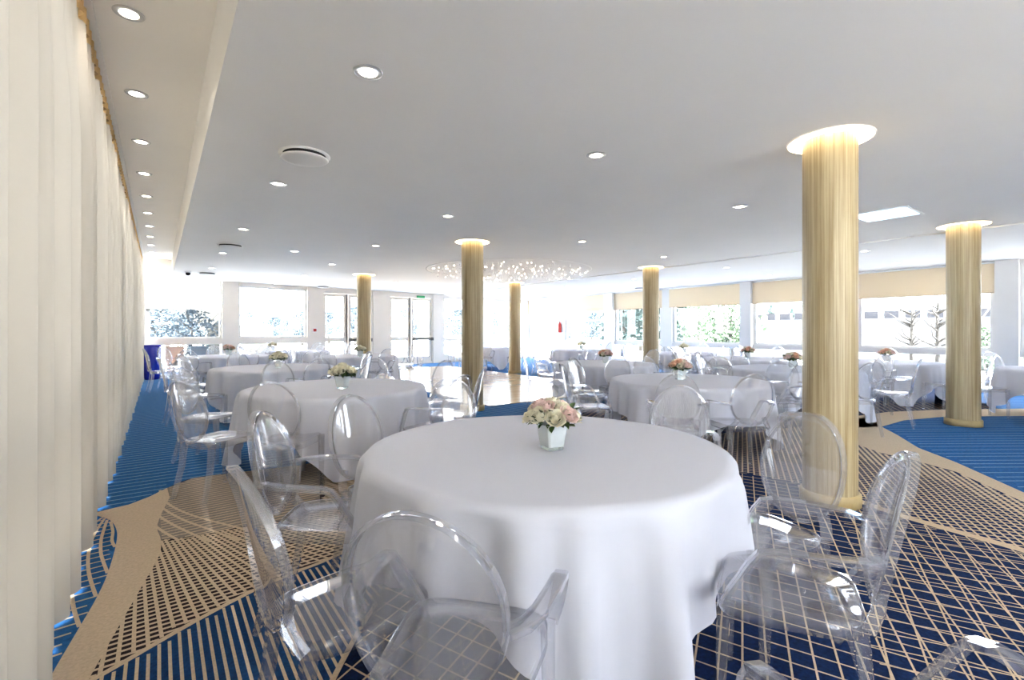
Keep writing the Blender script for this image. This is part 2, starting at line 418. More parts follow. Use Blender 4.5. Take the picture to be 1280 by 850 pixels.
# ------------------------------------------------------------------ shell
WA = (-.62, 16.72); WB = (XR, 18.60)               # far wall line
WL = math.hypot(WB[0]-WA[0], WB[1]-WA[1]); WD = ((WB[0]-WA[0])/WL, (WB[1]-WA[1])/WL)
WANG = math.atan2(WD[1], WD[0])
def wall_s(u):
    """distance along the far wall where a line of sight meets it"""
    d = room((u-640)/F, 1)
    det = d[0]*(-WD[1]) + WD[0]*d[1]
    t = (WA[0]*(-WD[1]) + WD[0]*WA[1]) / det
    p = (d[0]*t, d[1]*t)
    return (p[0]-WA[0])*WD[0] + (p[1]-WA[1])*WD[1]
FW = Matrix.Translation((WA[0], WA[1], 0)) @ Matrix.Rotation(WANG, 4, 'Z')   # local: x along wall, +y outward
YN = -5.0
XW = -.62
sky_hole = [at(1082.3,267.8,ZC), at(1132,257.5,ZC), at(1147.7,266,ZC), at(1084.5,276.5,ZC)]
cx_ = sum(p[0] for p in sky_hole)/4; cy_ = sum(p[1] for p in sky_hole)/4
HX0, HX1, HY0, HY1 = min(p[0] for p in sky_hole), max(p[0] for p in sky_hole), min(p[1] for p in sky_hole), max(p[1] for p in sky_hole)
ce = MB()
YF = 19.3
for (a, b, c, d) in ((XS, YN-.3, HX0, YF), (HX1, YN-.3, XR+.4, YF), (HX0, YN-.3, HX1, HY0), (HX0, HY1, HX1, YF)):
    ce.box(a, b, ZC, c, d, ZU + .12)
XB = 9.66; DB = .022
ce.box(XB, YN-.3, ZC-DB, XR+.4, YF, ZC)
def cz(x): return ZC-DB if x > XB else ZC
struct(ce.build('ceiling', M['ceiling']))
cs_ = MB(); cs_.box(-.9, YN-.3, ZU, XS-.001, YF-1.0, ZU + .12)
struct(cs_.build('ceiling_strip', M['strip'])).name = 'trim_1'
skyo = empty('skylight', (cx_, cy_, ZC)); tag(skyo, 'small square skylight in the ceiling between the nearest column and the right one', 'skylight')
cx_, cy_ = (HX0+HX1)/2, (HY0+HY1)/2; skyo.location = (cx_, cy_, ZC); hx, hy = (HX1-HX0)/2, (HY1-HY0)/2
fr = MB()
for (a, b, c, d) in ((-hx-.03,-hy-.03,hx+.03,-hy), (-hx-.03,hy,hx+.03,hy+.03), (-hx-.03,-hy,-hx,hy), (hx,-hy,hx+.03,hy)): fr.box(a, b, -.012, c, d, .0)
fr.build('frame', M['frame'], skyo)
fr = MB(); fr.box(-hx, -hy, .2, hx, hy, .205); fr.build('diffuser_pane', M['opal'], skyo)

# left wall behind the curtain: glazing between a low beam and a lintel
wl = MB()
wl.box(XW-.2, YN-.2, 0, XW, 17.2, .12); wl.box(XW-.2, YN-.2, .72, XW, 17.2, .95); wl.box(XW-.2, YN-.2, 3.22, XW, 17.2, ZU)
for k in range(8): wl.box(XW-.25, YN-.2+k*3.1, 0, XW+.02, YN+.05+k*3.1, ZU)
struct(wl.build('wall_left', M['wall']))
nwin = [0]
def window(parts, mat=None, pane_boxes=(), name='window'):
    nwin[0] += 1
    o = MB()
    for b in parts: o.box(*b, mat=mat)
    w = struct(o.build('%s_%d' % (name, nwin[0]), M['frame']))
    for b in pane_boxes:
        p = MB(); p.box(*b, mat=mat); p.build('pane', M['glass'], w)
    return w
for k in range(7):
    y0 = YN+.05+k*3.1; y1 = y0+2.85
    window([(XW-.12, y0, .95, XW-.06, y0+.06, 3.22), (XW-.12, y1-.06, .95, XW-.06, y1, 3.22), (XW-.12, (y0+y1)/2-.04, .95, XW-.06, (y0+y1)/2+.04, 3.22)],
           None, [(XW-.095, y0+.06, .95, XW-.085, y1-.06, 3.22), (XW-.095, y0, .12, XW-.085, y1, .72)])

# right wall: pillars every 5.5 m, two windows to a bay, glazing above and below a beam
wr = MB()
SILL0, SILL1 = .79, .92
BL = 2.15                                             # lower edge of the blinds
pill = [(-3.72, -3.36), (1.79, 2.15), (7.37, 7.71), (12.84, 13.28), (18.30, 18.9)]
for a, b in pill: wr.box(XR-.14, a, 0, XR+.25, b, ZC)
wr.box(XR, YN-.2, 0, XR+.2, 19, .10); wr.box(XR-.02, YN-.2, SILL0, XR+.2, 19, SILL1); wr.box(XR, YN-.2, ZC-.12, XR+.2, 19, ZC)
wr.box(XR, YN-.2, 0, XR+.2, -.9, ZC)  # unseen stretch closed off to keep daylight from the nearest column
struct(wr.build('wall_right', M['frame']))
blind_names = []
for (a0, a1) in ((-.9, 1.79), (2.15, 7.37), (7.71, 12.84), (13.28, 18.30)):
    mid = (a0 + a1) / 2 + .15
    for (y0, y1) in ((a0, mid-.22), (mid+.22, a1)):
        t = .09
        parts = [(XR+.04, y0, SILL1, XR+.12, y0+t, ZC-.12), (XR+.04, y1-t, SILL1, XR+.12, y1, ZC-.12), (XR+.04, y0+t, SILL1, XR+.12, y1-t, SILL1+.05), (XR+.04, y0+t, ZC-.18, XR+.12, y1-t, ZC-.12)]
        if a0 > 13 and y0 < mid: parts.append((XR+.04, y0+t, 1.72, XR+.12, y1-t, 1.80))
        window(parts, None, [(XR+.075, y0+t, SILL1+.05, XR+.085, y1-t, ZC-.18), (XR+.075, y0, .1, XR+.085, y1, SILL0)])
        blind_names.append((y0, y1))
    mu = MB(); mu.box(XR-.03, mid-.22, .1, XR+.2, mid+.22, ZC); struct(mu.build('trim_%d' % (2+len(blind_names)), M['frame']))

# blinds
bl_lab = {2: 'cream roller blind half drawn, widest in view, over the bright window of the stands',
          3: 'cream roller blind half drawn behind the nearest golden column, on its left',
          4: 'cream roller blind half drawn over the window with pale green trees',
          5: 'cream roller blind half drawn behind the golden column of the right row, over dark trees',
          6: 'cream roller blind half drawn over the window split by a horizontal rail',
          7: 'cream roller blind half drawn furthest away, next to the far corner'}
for i, (y0, y1) in enumerate(blind_names):
    if i < 2: continue
    b = MB()
    n = 14; vs = []; fs = []
    x = XR-.035
    ya, yb = y0-.04, y1+.1
    b.box(x-.0015, ya, BL+.02, x+.0015, yb, ZC-.06)
    o = b.build('roller_blind', M['blind']); tag(o, bl_lab[i], 'blind', 'cream roller blinds')
    r = MB(); r.box(x-.01, ya, BL, x+.01, yb, BL+.022); r.build('bottom_bar', M['beige'], o)
    r = MB(); r.sweep([(x, ya, ZC-.04), (x, yb, ZC-.04)], [(.025*math.cos(k*PI/6), .025*math.sin(k*PI/6)) for k in range(12)]); r.build('roller_tube', M['plastic_white'], o)

# near wall behind the camera
wn = MB(); wn.box(-.9, YN-.2, 0, XR+.3, YN, .85); wn.box(-.9, YN-.2, 2.6, XR+.3, YN, ZU)
for k in range(6): wn.box(-.9+k*3.03, YN-.2, 0, -.5+k*3.03, YN, ZC)
struct(wn.build('wall_near', M['wall']))
wn2 = MB()  # unseen bays walled up to hold daylight off the foreground
for k in (0, 2, 3, 4): wn2.box(-.5+k*3.03, YN-.2, .5, -.5+k*3.03+2.7, YN, 2.65)
struct(wn2.build('trim_20', M['wall']))
for k in (1,):  # only this unseen bay is glazed, added to fill the foreground with daylight
    x0 = -.5+k*3.03; x1 = x0+2.63
    window([(x0, YN-.14, .85, x0+.07, YN-.06, 2.6), (x1-.07, YN-.14, .85, x1, YN-.06, 2.6)], None, [(x0+.07, YN-.105, .85, x1-.07, YN-.095, 2.6)])

# far wall
sF = wall_s
wf = MB()
T0, T1 = 0, .22
def fw(b, u0, u1, z0, z1, y0=T0, y1=T1): b.box(sF(u0), y0, z0, sF(u1), y1, z1, mat=FW)
def fwv(v, u):
    d = room((u-640)/F, 1); s = sF(u); p = FW @ Vector((s, 0, 0)); z = p.x*ST + p.y*CT
    return CH + (HOR - v) * z / F
wf.box(-.4, T0, 0, WL+.2, T1, .08, mat=FW)                                    # foot
wf.box(-.4, T0, 3.13, sF(300), T1, ZU+.1, mat=FW)                             # lintel over the raised strip
wf.box(sF(300), T0, 2.74, WL+.2, T1, ZC+.1, mat=FW)
for u0, u1 in ((277.5,298), (384,403), (466,486.5), (541,555), (604,616)): fw(wf, u0, u1, 0, ZC+.3 if u0 < 290 else ZC, -.03, .25)
fw(wf, 170, 180, 0, ZU); fw(wf, 659, 700, 0, ZC)
wf.box(-.3, -.02, .93, sF(403), T1, 1.11, mat=FW)                              # beam below the upper panes
fw(wf, 555, 604, 0, .35); fw(wf, 616, 659, 0, .12)
fw(wf, 555, 604, .88, 1.0); 
struct(wf.build('wall_far', M['wall']))
def fwin(u0, u1, z0, z1, low=None, extra=()):
    a, b = sF(u0), sF(u1); t = .05
    parts = [(a, .06, z0, a+t, .14, z1), (b-t, .06, z0, b, .14, z1), (a+t, .06, z1-t, b-t, .14, z1), (a+t, .06, z0, b-t, .14, z0+t)]
    panes = [(a+t, .095, z0+t, b-t, .105, z1-t)]
    if low: panes.append((a, .095, low[0], b, .105, low[1]))
    return window(parts + list(extra), FW, panes)
fwin(180, 277.5, 1.11, 3.13, (.08, .93)); fwin(298, 384, 1.11, 2.74, (.08, .93))
fwin(555, 604, .98, 2.74, (.35, .88)); fwin(616, 659, .12, 2.74)
def fdoor(n, u0, u1, leafs, bar):
    a, b = sF(u0), sF(u1)
    fr = MB(); t = .045
    fr.box(a, .0, 0, a+t, .2, 2.74, mat=FW); fr.box(b-t, 0, 0, b, .2, 2.74, mat=FW); fr.box(a, 0, 2.66, b, .2, 2.74, mat=FW)
    d = struct(fr.build('door_%d' % n, M['wall']))
    for (ul, ur, hing) in leafs:
        c, e = sF(ul), sF(ur)
        lf = MB(); s = .10
        lf.box(c, .05, .02, c+s, .11, 2.65, mat=FW); lf.box(e-s, .05, .02, e, .11, 2.65, mat=FW)
        lf.box(c+s, .05, .02, e-s, .11, .30, mat=FW); lf.box(c+s, .05, 2.55, e-s, .11, 2.65, mat=FW)
        lf.box(c+s, .05, .95, e-s, .11, 1.10, mat=FW)
        l = lf.build('door_leaf', M['wall'], d)
        g = MB(); g.box(c+s, .075, .30, e-s, .085, .95, mat=FW); g.box(c+s, .075, 1.10, e-s, .085, 2.55, mat=FW); g.build('pane', M['glass'], l)
        if hing:
            h = MB(); h.box(e-.02, .02, .02, e+.03, .05, 2.65, mat=FW); h.build('edge_seal', M['dark'], l)
        if bar:
            h = MB(); h.sweep([FW @ Vector((c+.06, -.03, 1.0)), FW @ Vector((e-.06, -.03, 1.0))], [(.03*math.cos(k*PI/5), .03*math.sin(k*PI/5)) for k in range(10)])
            for q in (c+.06, e-.14): h.box(q, -.07, .95, q+.08, .05, 1.05, mat=FW)
            h.build('push_bar', M['dark'], l)
    return d
fdoor(1, 403, 466, [(404, 434, True), (436, 465, False)], False)
fdoor(2, 486.5, 541, [(487.5, 513, True), (515, 540, False)], False)
# push bars where the photo shows them
def pushbar(u0, u1, parent):
    c, e = sF(u0), sF(u1)
    h = MB(); h.sweep([FW @ Vector((c, -.03, 1.0)), FW @ Vector((e, -.03, 1.0))], [(.035*math.cos(k*PI/5), .035*math.sin(k*PI/5)) for k in range(10)])
    for q in (c, e-.07): h.box(q, -.07, .94, q+.07, .05, 1.06, mat=FW)
    h.build('push_bar', M['dark'], parent)
pushbar(437, 464.5, bpy.data.objects['door_1']); pushbar(515, 541, bpy.data.objects['door_2'])
# small fixtures on the far wall
def fthing(name, u, z, w, h, d, mat, label, cat):
    s = sF(u); b = MB(); b.box(s-w/2, -.03-d, z-h/2, s+w/2, -.03, z+h/2, mat=FW)
    o = b.build(name, mat, bevel=.008); tag(o, label, cat); return o
fc = fthing('fire_call_point', 392.5, 1.36, .15, .15, .05, M['plastic_white'], 'small red and white fire call point on the far pillar left of the doors', 'alarm')
s = sF(392.5); b = MB(); b.box(s-.05, -.095, 1.31, s+.05, -.08, 1.41, mat=FW); b.build('button', M['red'], fc)
ex = fthing('exit_sign', 525, 2.70, .36, .10, .05, M['green'], 'small green exit sign above the glass double door', 'sign')
fe = empty('fire_extinguisher', (XR-.09, 15.95, 1.25)); tag(fe, 'red fire extinguisher on the mullion between the two furthest blinds', 'fire extinguisher')
b = MB(); b.lathe([(.001,0),(.07,.01),(.075,.05),(.075,.36),(.05,.42),(.025,.45)], 18); b.build('cylinder', M['red'], fe)
b = MB(); b.lathe([(.02,.44),(.025,.5),(.001,.51)], 10); b.sweep([(.0,0,.49),(.09,0,.5),(.1,0,.25)], [(.012*math.cos(k), .012*math.sin(k)) for k in range(6)]); b.build('valve', M['black'], fe)
# ------------------------------------------------------------------ curtains
def curtain(y0, y1, label, idx):
    n = max(20, int((y1-y0)/.014)); rows = 26
    x0 = -.40
    vs = []; fs = []
    ph = 2.2
    zt, zb = ZU-.03, .012
    for j in range(rows+1):
        t = j/rows; z = zb + (zt-zb)*t
        for i in range(n+1):
            y = y0 + (y1-y0)*i/n
            w1 = math.sin(2*PI*y/.275 + 1.1*math.sin(y*1.9+ph) + .25*math.sin(t*3+y))
            w1 = math.copysign(abs(w1)**.75, w1)
            w2 = math.sin(2*PI*y/.14)
            k = min(1, (1-t)*3.5)
            x = x0 + (.060*w1 + .018*math.sin(2*PI*y/.83+ph))*(.25+.75*k) + .016*w2*(1-k)
            vs.append((x, y, z))
    for j in range(rows):
        for i in range(n):
            a = j*(n+1)+i; fs.append((a, a+1, a+n+2, a+n+1))
    m = MB(); m.add(vs, fs, 0, True)
    o = m.build('curtain', M['curtain']); tag(o, label, 'curtain', 'cream curtains along the left wall')
    # scalloped heading tape, its tan tone painting in the weak backlight there
    m = MB(); vs = []; fs = []
    for j in range(4):
        z = zt-.10 + (.10)*j/3
        for i in range(n+1):
            y = y0 + (y1-y0)*i/n
            vs.append((x0+.022 + .016*math.sin(2*PI*y/.14) + .02*(1-min(1,1))*0, y, z))
    for j in range(3):
        for i in range(n):
            a = j*(n+1)+i; fs.append((a, a+1, a+n+2, a+n+1))
    m.add(vs, fs, 0, True); m.build('heading_tape', M['hem'], o)
edges = [-1.9, 3.62, 6.2, 8.8, 11.4, 14.0, 16.55]
labs = ['cream voile curtain panel nearest the viewer at the left edge of the room', 'second cream voile curtain panel from the viewer, beside the beige swirl in the carpet',
        'third cream voile curtain panel from the viewer, beside the striped blue carpet', 'fourth cream voile curtain panel from the viewer along the left wall',
        'fifth cream voile curtain panel from the viewer, second from the far wall', 'furthest cream voile curtain panel, next to the blue pot']
for i in range(6): curtain(edges[i] - (.07 if i else 0), edges[i+1], labs[i], i)
tr = MB(); tr.box(-.43, -1.9, ZU-.03, -.33, 16.6, ZU); o = tr.build('curtain_rail', M['plastic_white']); tag(o, 'long white curtain rail fixed to the raised ceiling strip', 'curtain rail')

# ------------------------------------------------------------------ columns
RC = .186
def column(x, y, label, top=ZC):
    c = empty('round_column', (x, y, 0)); tag(c, label, 'column', 'golden round columns')
    b = MB(); b.lathe([(RC, .0), (RC, top+.12)], 64, cap0=False, cap1=False); b.build('shaft', M['column'], c)
    b = MB(); b.lathe([(RC-.002,.003),(RC+.022,.003),(RC+.022,.085),(RC+.014,.095),(RC-.002,.095)], 64, cap0=False, cap1=False); b.build('plinth', pl_mat, c)
    b = MB(); b.lathe([(RC+.004, top-.004),(.288, top-.004)], 64, cap0=False, cap1=False); b.build('cove_light', M['cove'], c)
    b = MB(); b.lathe([(.288, top-.006),(.298, top-.006),(.298, top-.001)], 64, cap0=False, cap1=False); b.build('cove_rim', M['ceiling'], c)
pl_mat = pbr('plinth_gold', S(178, 156, 110), .5, noise=.06, nscale=30)
cols = [((1037, 3.79), 'nearest and widest golden column, at the right of the big front table'),
        ((590.5, 8.15), 'golden column just left of the middle, at the corner of the dance floor'),
        ((455, 12.9), 'golden column in front of the far glass doors, behind the left tables'),
        ((1204, 6.85), 'golden column near the right edge, standing on the plain blue carpet'),
        ((813.5, 11.4), 'golden column of the right row, in front of the blinds with dark trees'),
        ((643.5, 15.1), 'furthest golden column, narrow, beyond the dance floor')]
CP = []
for (u, z), lab in cols:
    x, y = room((u-640)/F*z, z); CP.append((x, y)); column(x, y, lab)

# ------------------------------------------------------------------ ceiling fittings
def spot(x, y, z, power, ang=120):
    l = bpy.data.lights.new('downlight_lamp', 'SPOT'); l.energy = power; l.color = (1, .93, .84); l.spot_size = math.radians(ang); l.spot_blend = .6; l.shadow_soft_size = .05
    o = bpy.data.objects.new('downlight_lamp', l); C.objects.link(o); o.location = (x, y, z-.012); return o
dl = empty('downlight', (0, 0, 0))
b = MB(); b.lathe([(.052,-.001),(.052,-.006),(.076,-.008),(.083,-.004),(.085,0)], 28, cap0=False, cap1=False); b.build('trim_ring', M['chrome'], dl)
b = MB(); b.lathe([(.001,-.0045),(.052,-.0045)], 28, cap0=False, cap1=False); b.build('lamp_disc', M['lamp'], dl)
SP_MAIN, SP_STRIP = 8, 5
pix = [(460,90),(745,194),(347.5,229.5),(559.5,270),(925,258),(303.7,286.3),(727.8,301.7),(469.5,307),(278.8,316.3),(368.2,314),(414.7,330.3),(264.7,335),(255.7,345.9),(379.6,344.4),(344.4,354.7),(357,353.4),
       (493.8,353.3),(708.7,357.8),(829.7,321),(908.2,334.3),(961.3,344),(1080.8,313.8),(1121.8,328.3),(701.4,368.6),(792.3,348.7),(772.6,357),(763.7,363),(849,355)]
wherel = ['nearest of the round downlights, just right of the ceiling strip edge','round downlight straight above the front table, left of the nearest column','round downlight beside the largest ceiling diffuser','round downlight above the golden column left of the middle',
 'round downlight left of the nearest column, close to its shaft','round downlight just in front of the second ceiling diffuser','round downlight right of the crystal ceiling light, in front of it','round downlight above the column by the far doors','round downlight between the second and third ceiling diffusers, near the strip edge',
 'round downlight in the middle of the left tables area','round downlight left of the column by the far doors','round downlight just in front of the third ceiling diffuser','round downlight just behind the third ceiling diffuser','round downlight above the furthest left table','left one of the two downlights above the second far window','right one of the two downlights above the second far window',
 'round downlight above the left leaf of the far double door','round downlight behind the crystal ceiling light on its right','round downlight just above the middle column of the right row','round downlight above the blind with pale green trees','round downlight above the blind next to the nearest column','round downlight between the nearest column and the skylight, beyond them','round downlight above the widest blind',
 'small round downlight over the furthest blind','small round downlight left of the middle column of the right row','small round downlight over the second last blind, front one','small round downlight over the second last blind, back one','small round downlight just right of the middle column of the right row']
first = True
def downlight(x, y, z, label, power):
    global first
    o = dl if first else copy_tree(dl); first = False
    o.location = (x, y, z); tag(o, label, 'ceiling light', 'round recessed downlights'); spot(x, y, z, power)
for (u, v), lab in zip(pix, wherel):
    x, y = at(u, v, ZC)
    x, y = at(u, v, cz(x))
    if x > 14.2: x = 14.2
    downlight(x, y, cz(x), lab, SP_MAIN)
ord_ = ['nearest','second','third','fourth','fifth','sixth','seventh','eighth','ninth','tenth','furthest']
for k in range(11):
    y = 2.62 + 1.29*(k+1) - .0
    downlight(-.176+.02, y, ZU, '%s downlight in the row on the raised strip above the curtains' % ord_[k], SP_STRIP)
# more lamps of the same kind behind the viewer
for x in (3.5, 7.5, 11.5):
    for y in (-1.2, -3.4):
        spot(x, y, ZC, SP_MAIN)
df0 = empty('ceiling_diffuser', (0, 0, 0))
b = MB(); b.lathe([(.001,-.052),(.15,-.052),(.182,-.046),(.190,-.038),(.180,-.034),(.12,-.03)], 40, cap0=False, cap1=False); b.build('plate', M['ceiling'], df0)
b = MB(); b.lathe([(.15,-.04),(.17,-.018),(.17,-.001)], 40, cap0=False, cap1=False); b.build('throat', M['black'], df0)
b = MB(); b.lathe([(.20,-.001),(.205,-.008),(.172,-.010)], 40, cap0=False, cap1=False); b.build('rim', M['ceiling'], df0)
for i, ((u, v), lab) in enumerate((((381,193), 'largest and nearest round white ceiling diffuser'), ((288,306), 'second round ceiling diffuser from the viewer, near the strip edge'), ((259,341), 'third round ceiling diffuser, next to the small camera'), ((404,358), 'round ceiling diffuser over the left glass door'), ((681,371), 'round ceiling diffuser left of the furthest blinds'), ((800,359), 'round ceiling diffuser left of the middle column of the right row'))):
    o = df0 if i == 0 else copy_tree(df0); x, y = at(u, v, ZC); o.location = (min(x, 14.1), y, cz(x)); tag(o, lab, 'air vent', 'round ceiling diffusers')
cm = empty('ceiling_security_camera', (*at(235, 339, ZC), ZC)); tag(cm, 'small dark dome camera hanging from the ceiling corner', 'camera')
b = MB(); b.lathe([(.07,0),(.07,-.03),(.05,-.035)], 20); b.build('housing', M['plastic_white'], cm)
b = MB(); b.ico((0,0,-.06), .055, 2); b.build('dome', M['black'], cm)

# crystal ceiling light
chx, chy = room((636-640)/F*12.0, 12.0)
ch = empty('crystal_ceiling_light', (chx, chy, ZC)); tag(ch, 'wide round crystal ceiling light of sparkling drops over the dance floor', 'chandelier')
b = MB(); b.lathe([(.001,-.006),(2.02,-.006),(2.05,-.003),(2.05,0)], 64, cap0=False, cap1=False); b.build('backing_plate', M['ceiling'], ch)
b = MB(); g = MB(); w = MB()
for i in range(460):
    r = 2.0*math.sqrt(R.random()); a = R.uniform(0, 2*PI); z = -R.uniform(.02, .11)
    p = (r*math.cos(a), r*math.sin(a), z)
    if i % 4 == 0: g.ico(p, R.uniform(.007,.014), 1)
    else: b.ico(p, R.uniform(.008,.015), 1, sc3=(1,1,1.4))
    w.add([(p[0]-.0008,p[1],z),(p[0]+.0008,p[1],z),(p[0]+.0008,p[1],-.005),(p[0]-.0008,p[1],-.005)], [(0,1,2,3)])
tag(b.build('crystal_drops', M['crystal'], ch), kind='stuff'); tag(g.build('bulbs', M['spark'], ch), kind='stuff'); tag(w.build('wires', M['chrome'], ch), kind='stuff')

# ------------------------------------------------------------------ chairs
def chair_parts(arms):
    hw = .235 if arms else .205                     # half width at the front
    rw = .19 if arms else .175
    P = {}
    # seat: thin dished shell with an apron
    ns = 40; out = []
    for k in range(ns):
        a = 2*PI*k/ns; c, s = math.cos(a), math.sin(a)
        e = 4.5
        x = math.copysign(abs(c)**(2/e), c); y = math.copysign(abs(s)**(2/e), s)
        wdt = hw + (rw-hw)*(1-y)/2
        out.append((x*wdt, .215*y+.005))
    m = MB(); vs = []; fs = []
    rings = [1.0, .97, .8, .5, .2]
    for r in rings:
        for x, y in out: vs.append((x*r, y*r, .46 - .014*(1-r)**.8))
    vs.append((0, 0, .444)); c0 = len(vs)-1
    for i in range(len(rings)-1):
        for k in range(ns): fs.append((i*ns+k, i*ns+(k+1)%ns, (i+1)*ns+(k+1)%ns, (i+1)*ns+k))
    for k in range(ns): fs.append(((len(rings)-1)*ns+k, (len(rings)-1)*ns+(k+1)%ns, c0))
    o = len(vs)
    for (r, z) in ((1.0, .405), (.975, .405), (.965, .446), (.5, .434)):
        for x, y in out: vs.append((x*r, y*r, z))
    vs.append((0,0,.43)); c1 = len(vs)-1
    base = [list(range(0, ns))] + [list(range(o+q*ns, o+(q+1)*ns)) for q in range(4)]
    for q in range(4):
        for k in range(ns): fs.append((base[q][k], base[q+1][k], base[q+1][(k+1)%ns], base[q][(k+1)%ns]))
    for k in range(ns): fs.append((base[4][k], c1, base[4][(k+1)%ns]))
    m.add(vs, fs, 0, True); P['seat'] = m
    # back: curved oval medallion
    rx, rz, zc = .192, .238, .712
    def yb(x, z): return -.205 - (z-.46)*.20 - .032*(1-(x/rx)**2)
    nb = 48; rr = [1, .85, .65, .45, .22]; m = MB(); vs = []; fs = []
    for side in (0, 1):
        for r in rr:
            for k in range(nb):
                a = 2*PI*k/nb; x = rx*r*math.cos(a); z = zc + rz*r*math.sin(a)
                vs.append((x, yb(x, z)+.006*side, z))
        vs.append((0, yb(0, zc)+.006*side, zc))
    L = len(rr)*nb+1
    for side in (0, 1):
        q = side*L
        for i in range(len(rr)-1):
            for k in range(nb): fs.append((q+i*nb+k, q+i*nb+(k+1)%nb, q+(i+1)*nb+(k+1)%nb, q+(i+1)*nb+k))
        for k in range(nb): fs.append((q+(len(rr)-1)*nb+k, q+(len(rr)-1)*nb+(k+1)%nb, q+L-1))
    for k in range(nb): fs.append((k, (k+1)%nb, L+(k+1)%nb, L+k))
    m.add(vs, fs, 0, True); P['backrest'] = m
    # rim of the medallion and the stiles that carry it
    m = MB(); pts = []
    for k in range(nb):
        a = 2*PI*k/nb; x = (rx+.004)*math.cos(a); z = zc + (rz+.004)*math.sin(a); pts.append((x, yb(x, z)-.008, z))
    m.sweep(pts, rect_sect(.028, .010), closed=True, smooth=False, ups=[Vector((math.cos(2*PI*k/nb), 0, math.sin(2*PI*k/nb))) for k in range(nb)])
    for s in (-1, 1):
        a = math.radians(-52); x = rx*math.cos(a); z = zc + rz*math.sin(a)
        m.sweep([(s*x, yb(x, z)-.005, z+.02), (s*(x+.02), yb(x, z)+.003, z-.03), (s*rw*.93, -.205, .44)], rect_sect(.03, .035), up=Vector((0,1,0)), smooth=False)
    P['back_frame'] = m
    legs = []
    for s in (-1, 1):
        m = MB(); m.sweep([(s*(hw-.022), .190, .445), (s*(hw-.022), .195, .25), (s*(hw-.022), .20, .0)], rect_sect(.042, .04), up=Vector((0,1,0)), scale=[1, .85, .62], smooth=False); legs.append(m)
        m = MB(); m.sweep([(s*(rw-.02), -.185, .445), (s*(rw-.015), -.205, .25), (s*(rw), -.265, .0)], rect_sect(.038, .042), up=Vector((0,1,0)), scale=[1, .88, .65], smooth=False); legs.append(m)
    P['leg'] = legs
    if arms:
        ar = []
        for s in (-1, 1):
            path = [(s*.188, -.232, .665), (s*.222, -.20, .668), (s*.247, -.13, .668), (s*.262, -.03, .666), (s*.268, .045, .662), (s*.268, .085, .652), (s*.263, .112, .615), (s*.250, .145, .55), (s*.235, .175, .495), (s*.222, .192, .45)]
            n = len(path)
            ups = [Vector((0,0,1))]*5 + [Vector((0,.4,.9)), Vector((0,.8,.5)), Vector((0,.9,.42)), Vector((0,.9,.42)), Vector((0,.95,.3))]
            m = MB(); m.sweep(path, [(-.022,-.010),(-.022,.006),(-.016,.010),(.016,.010),(.022,.006),(.022,-.010),(.016,-.010),(.016,.002),(-.016,.002),(-.016,-.010)], ups=ups, smooth=False); ar.append(m)
        P['armrest'] = ar
    return P
def make_chair(arms):
    c = empty('ghost_armchair' if arms else 'ghost_chair', (0, 0, 0))
    for k, m in chair_parts(arms).items():
        for mm in (m if isinstance(m, list) else [m]):
            mm.build(k, M['acrylic'] if k in ('seat', 'backrest') else M['acrylic_edge'], c)
    return c
proto = {True: make_chair(True), False: make_chair(False)}
used = {True: False, False: False}
placed = []
TC = []
def chair(x, y, f, arms, label, group, own=None):
    """f: facing direction in room coordinates"""
    if any(math.hypot(x-a, y-b) < .52 for a, b in CP): return None
    if any(math.hypot(x-a, y-b) < .40 for a, b in placed): return None
    if any(math.hypot(x-a, y-b) < 1.02 for a, b in TC if (a, b) != own): return None
    if x < -.02 or x > XR-.5: return None
    w = FW.inverted() @ Vector((x, y, 0))
    if w.y > -.42: return None
    o = proto[arms] if not used[arms] else copy_tree(proto[arms]); used[arms] = True
    o.location = (x, y, .0025); o.rotation_euler = (0, 0, math.atan2(f[1], f[0]) - PI/2)
    if 4.72 < x < 8.77 and 7.1 < y < 16: o.location.z = .0135
    tag(o, label, 'chair', group); placed.append((x, y)); return o

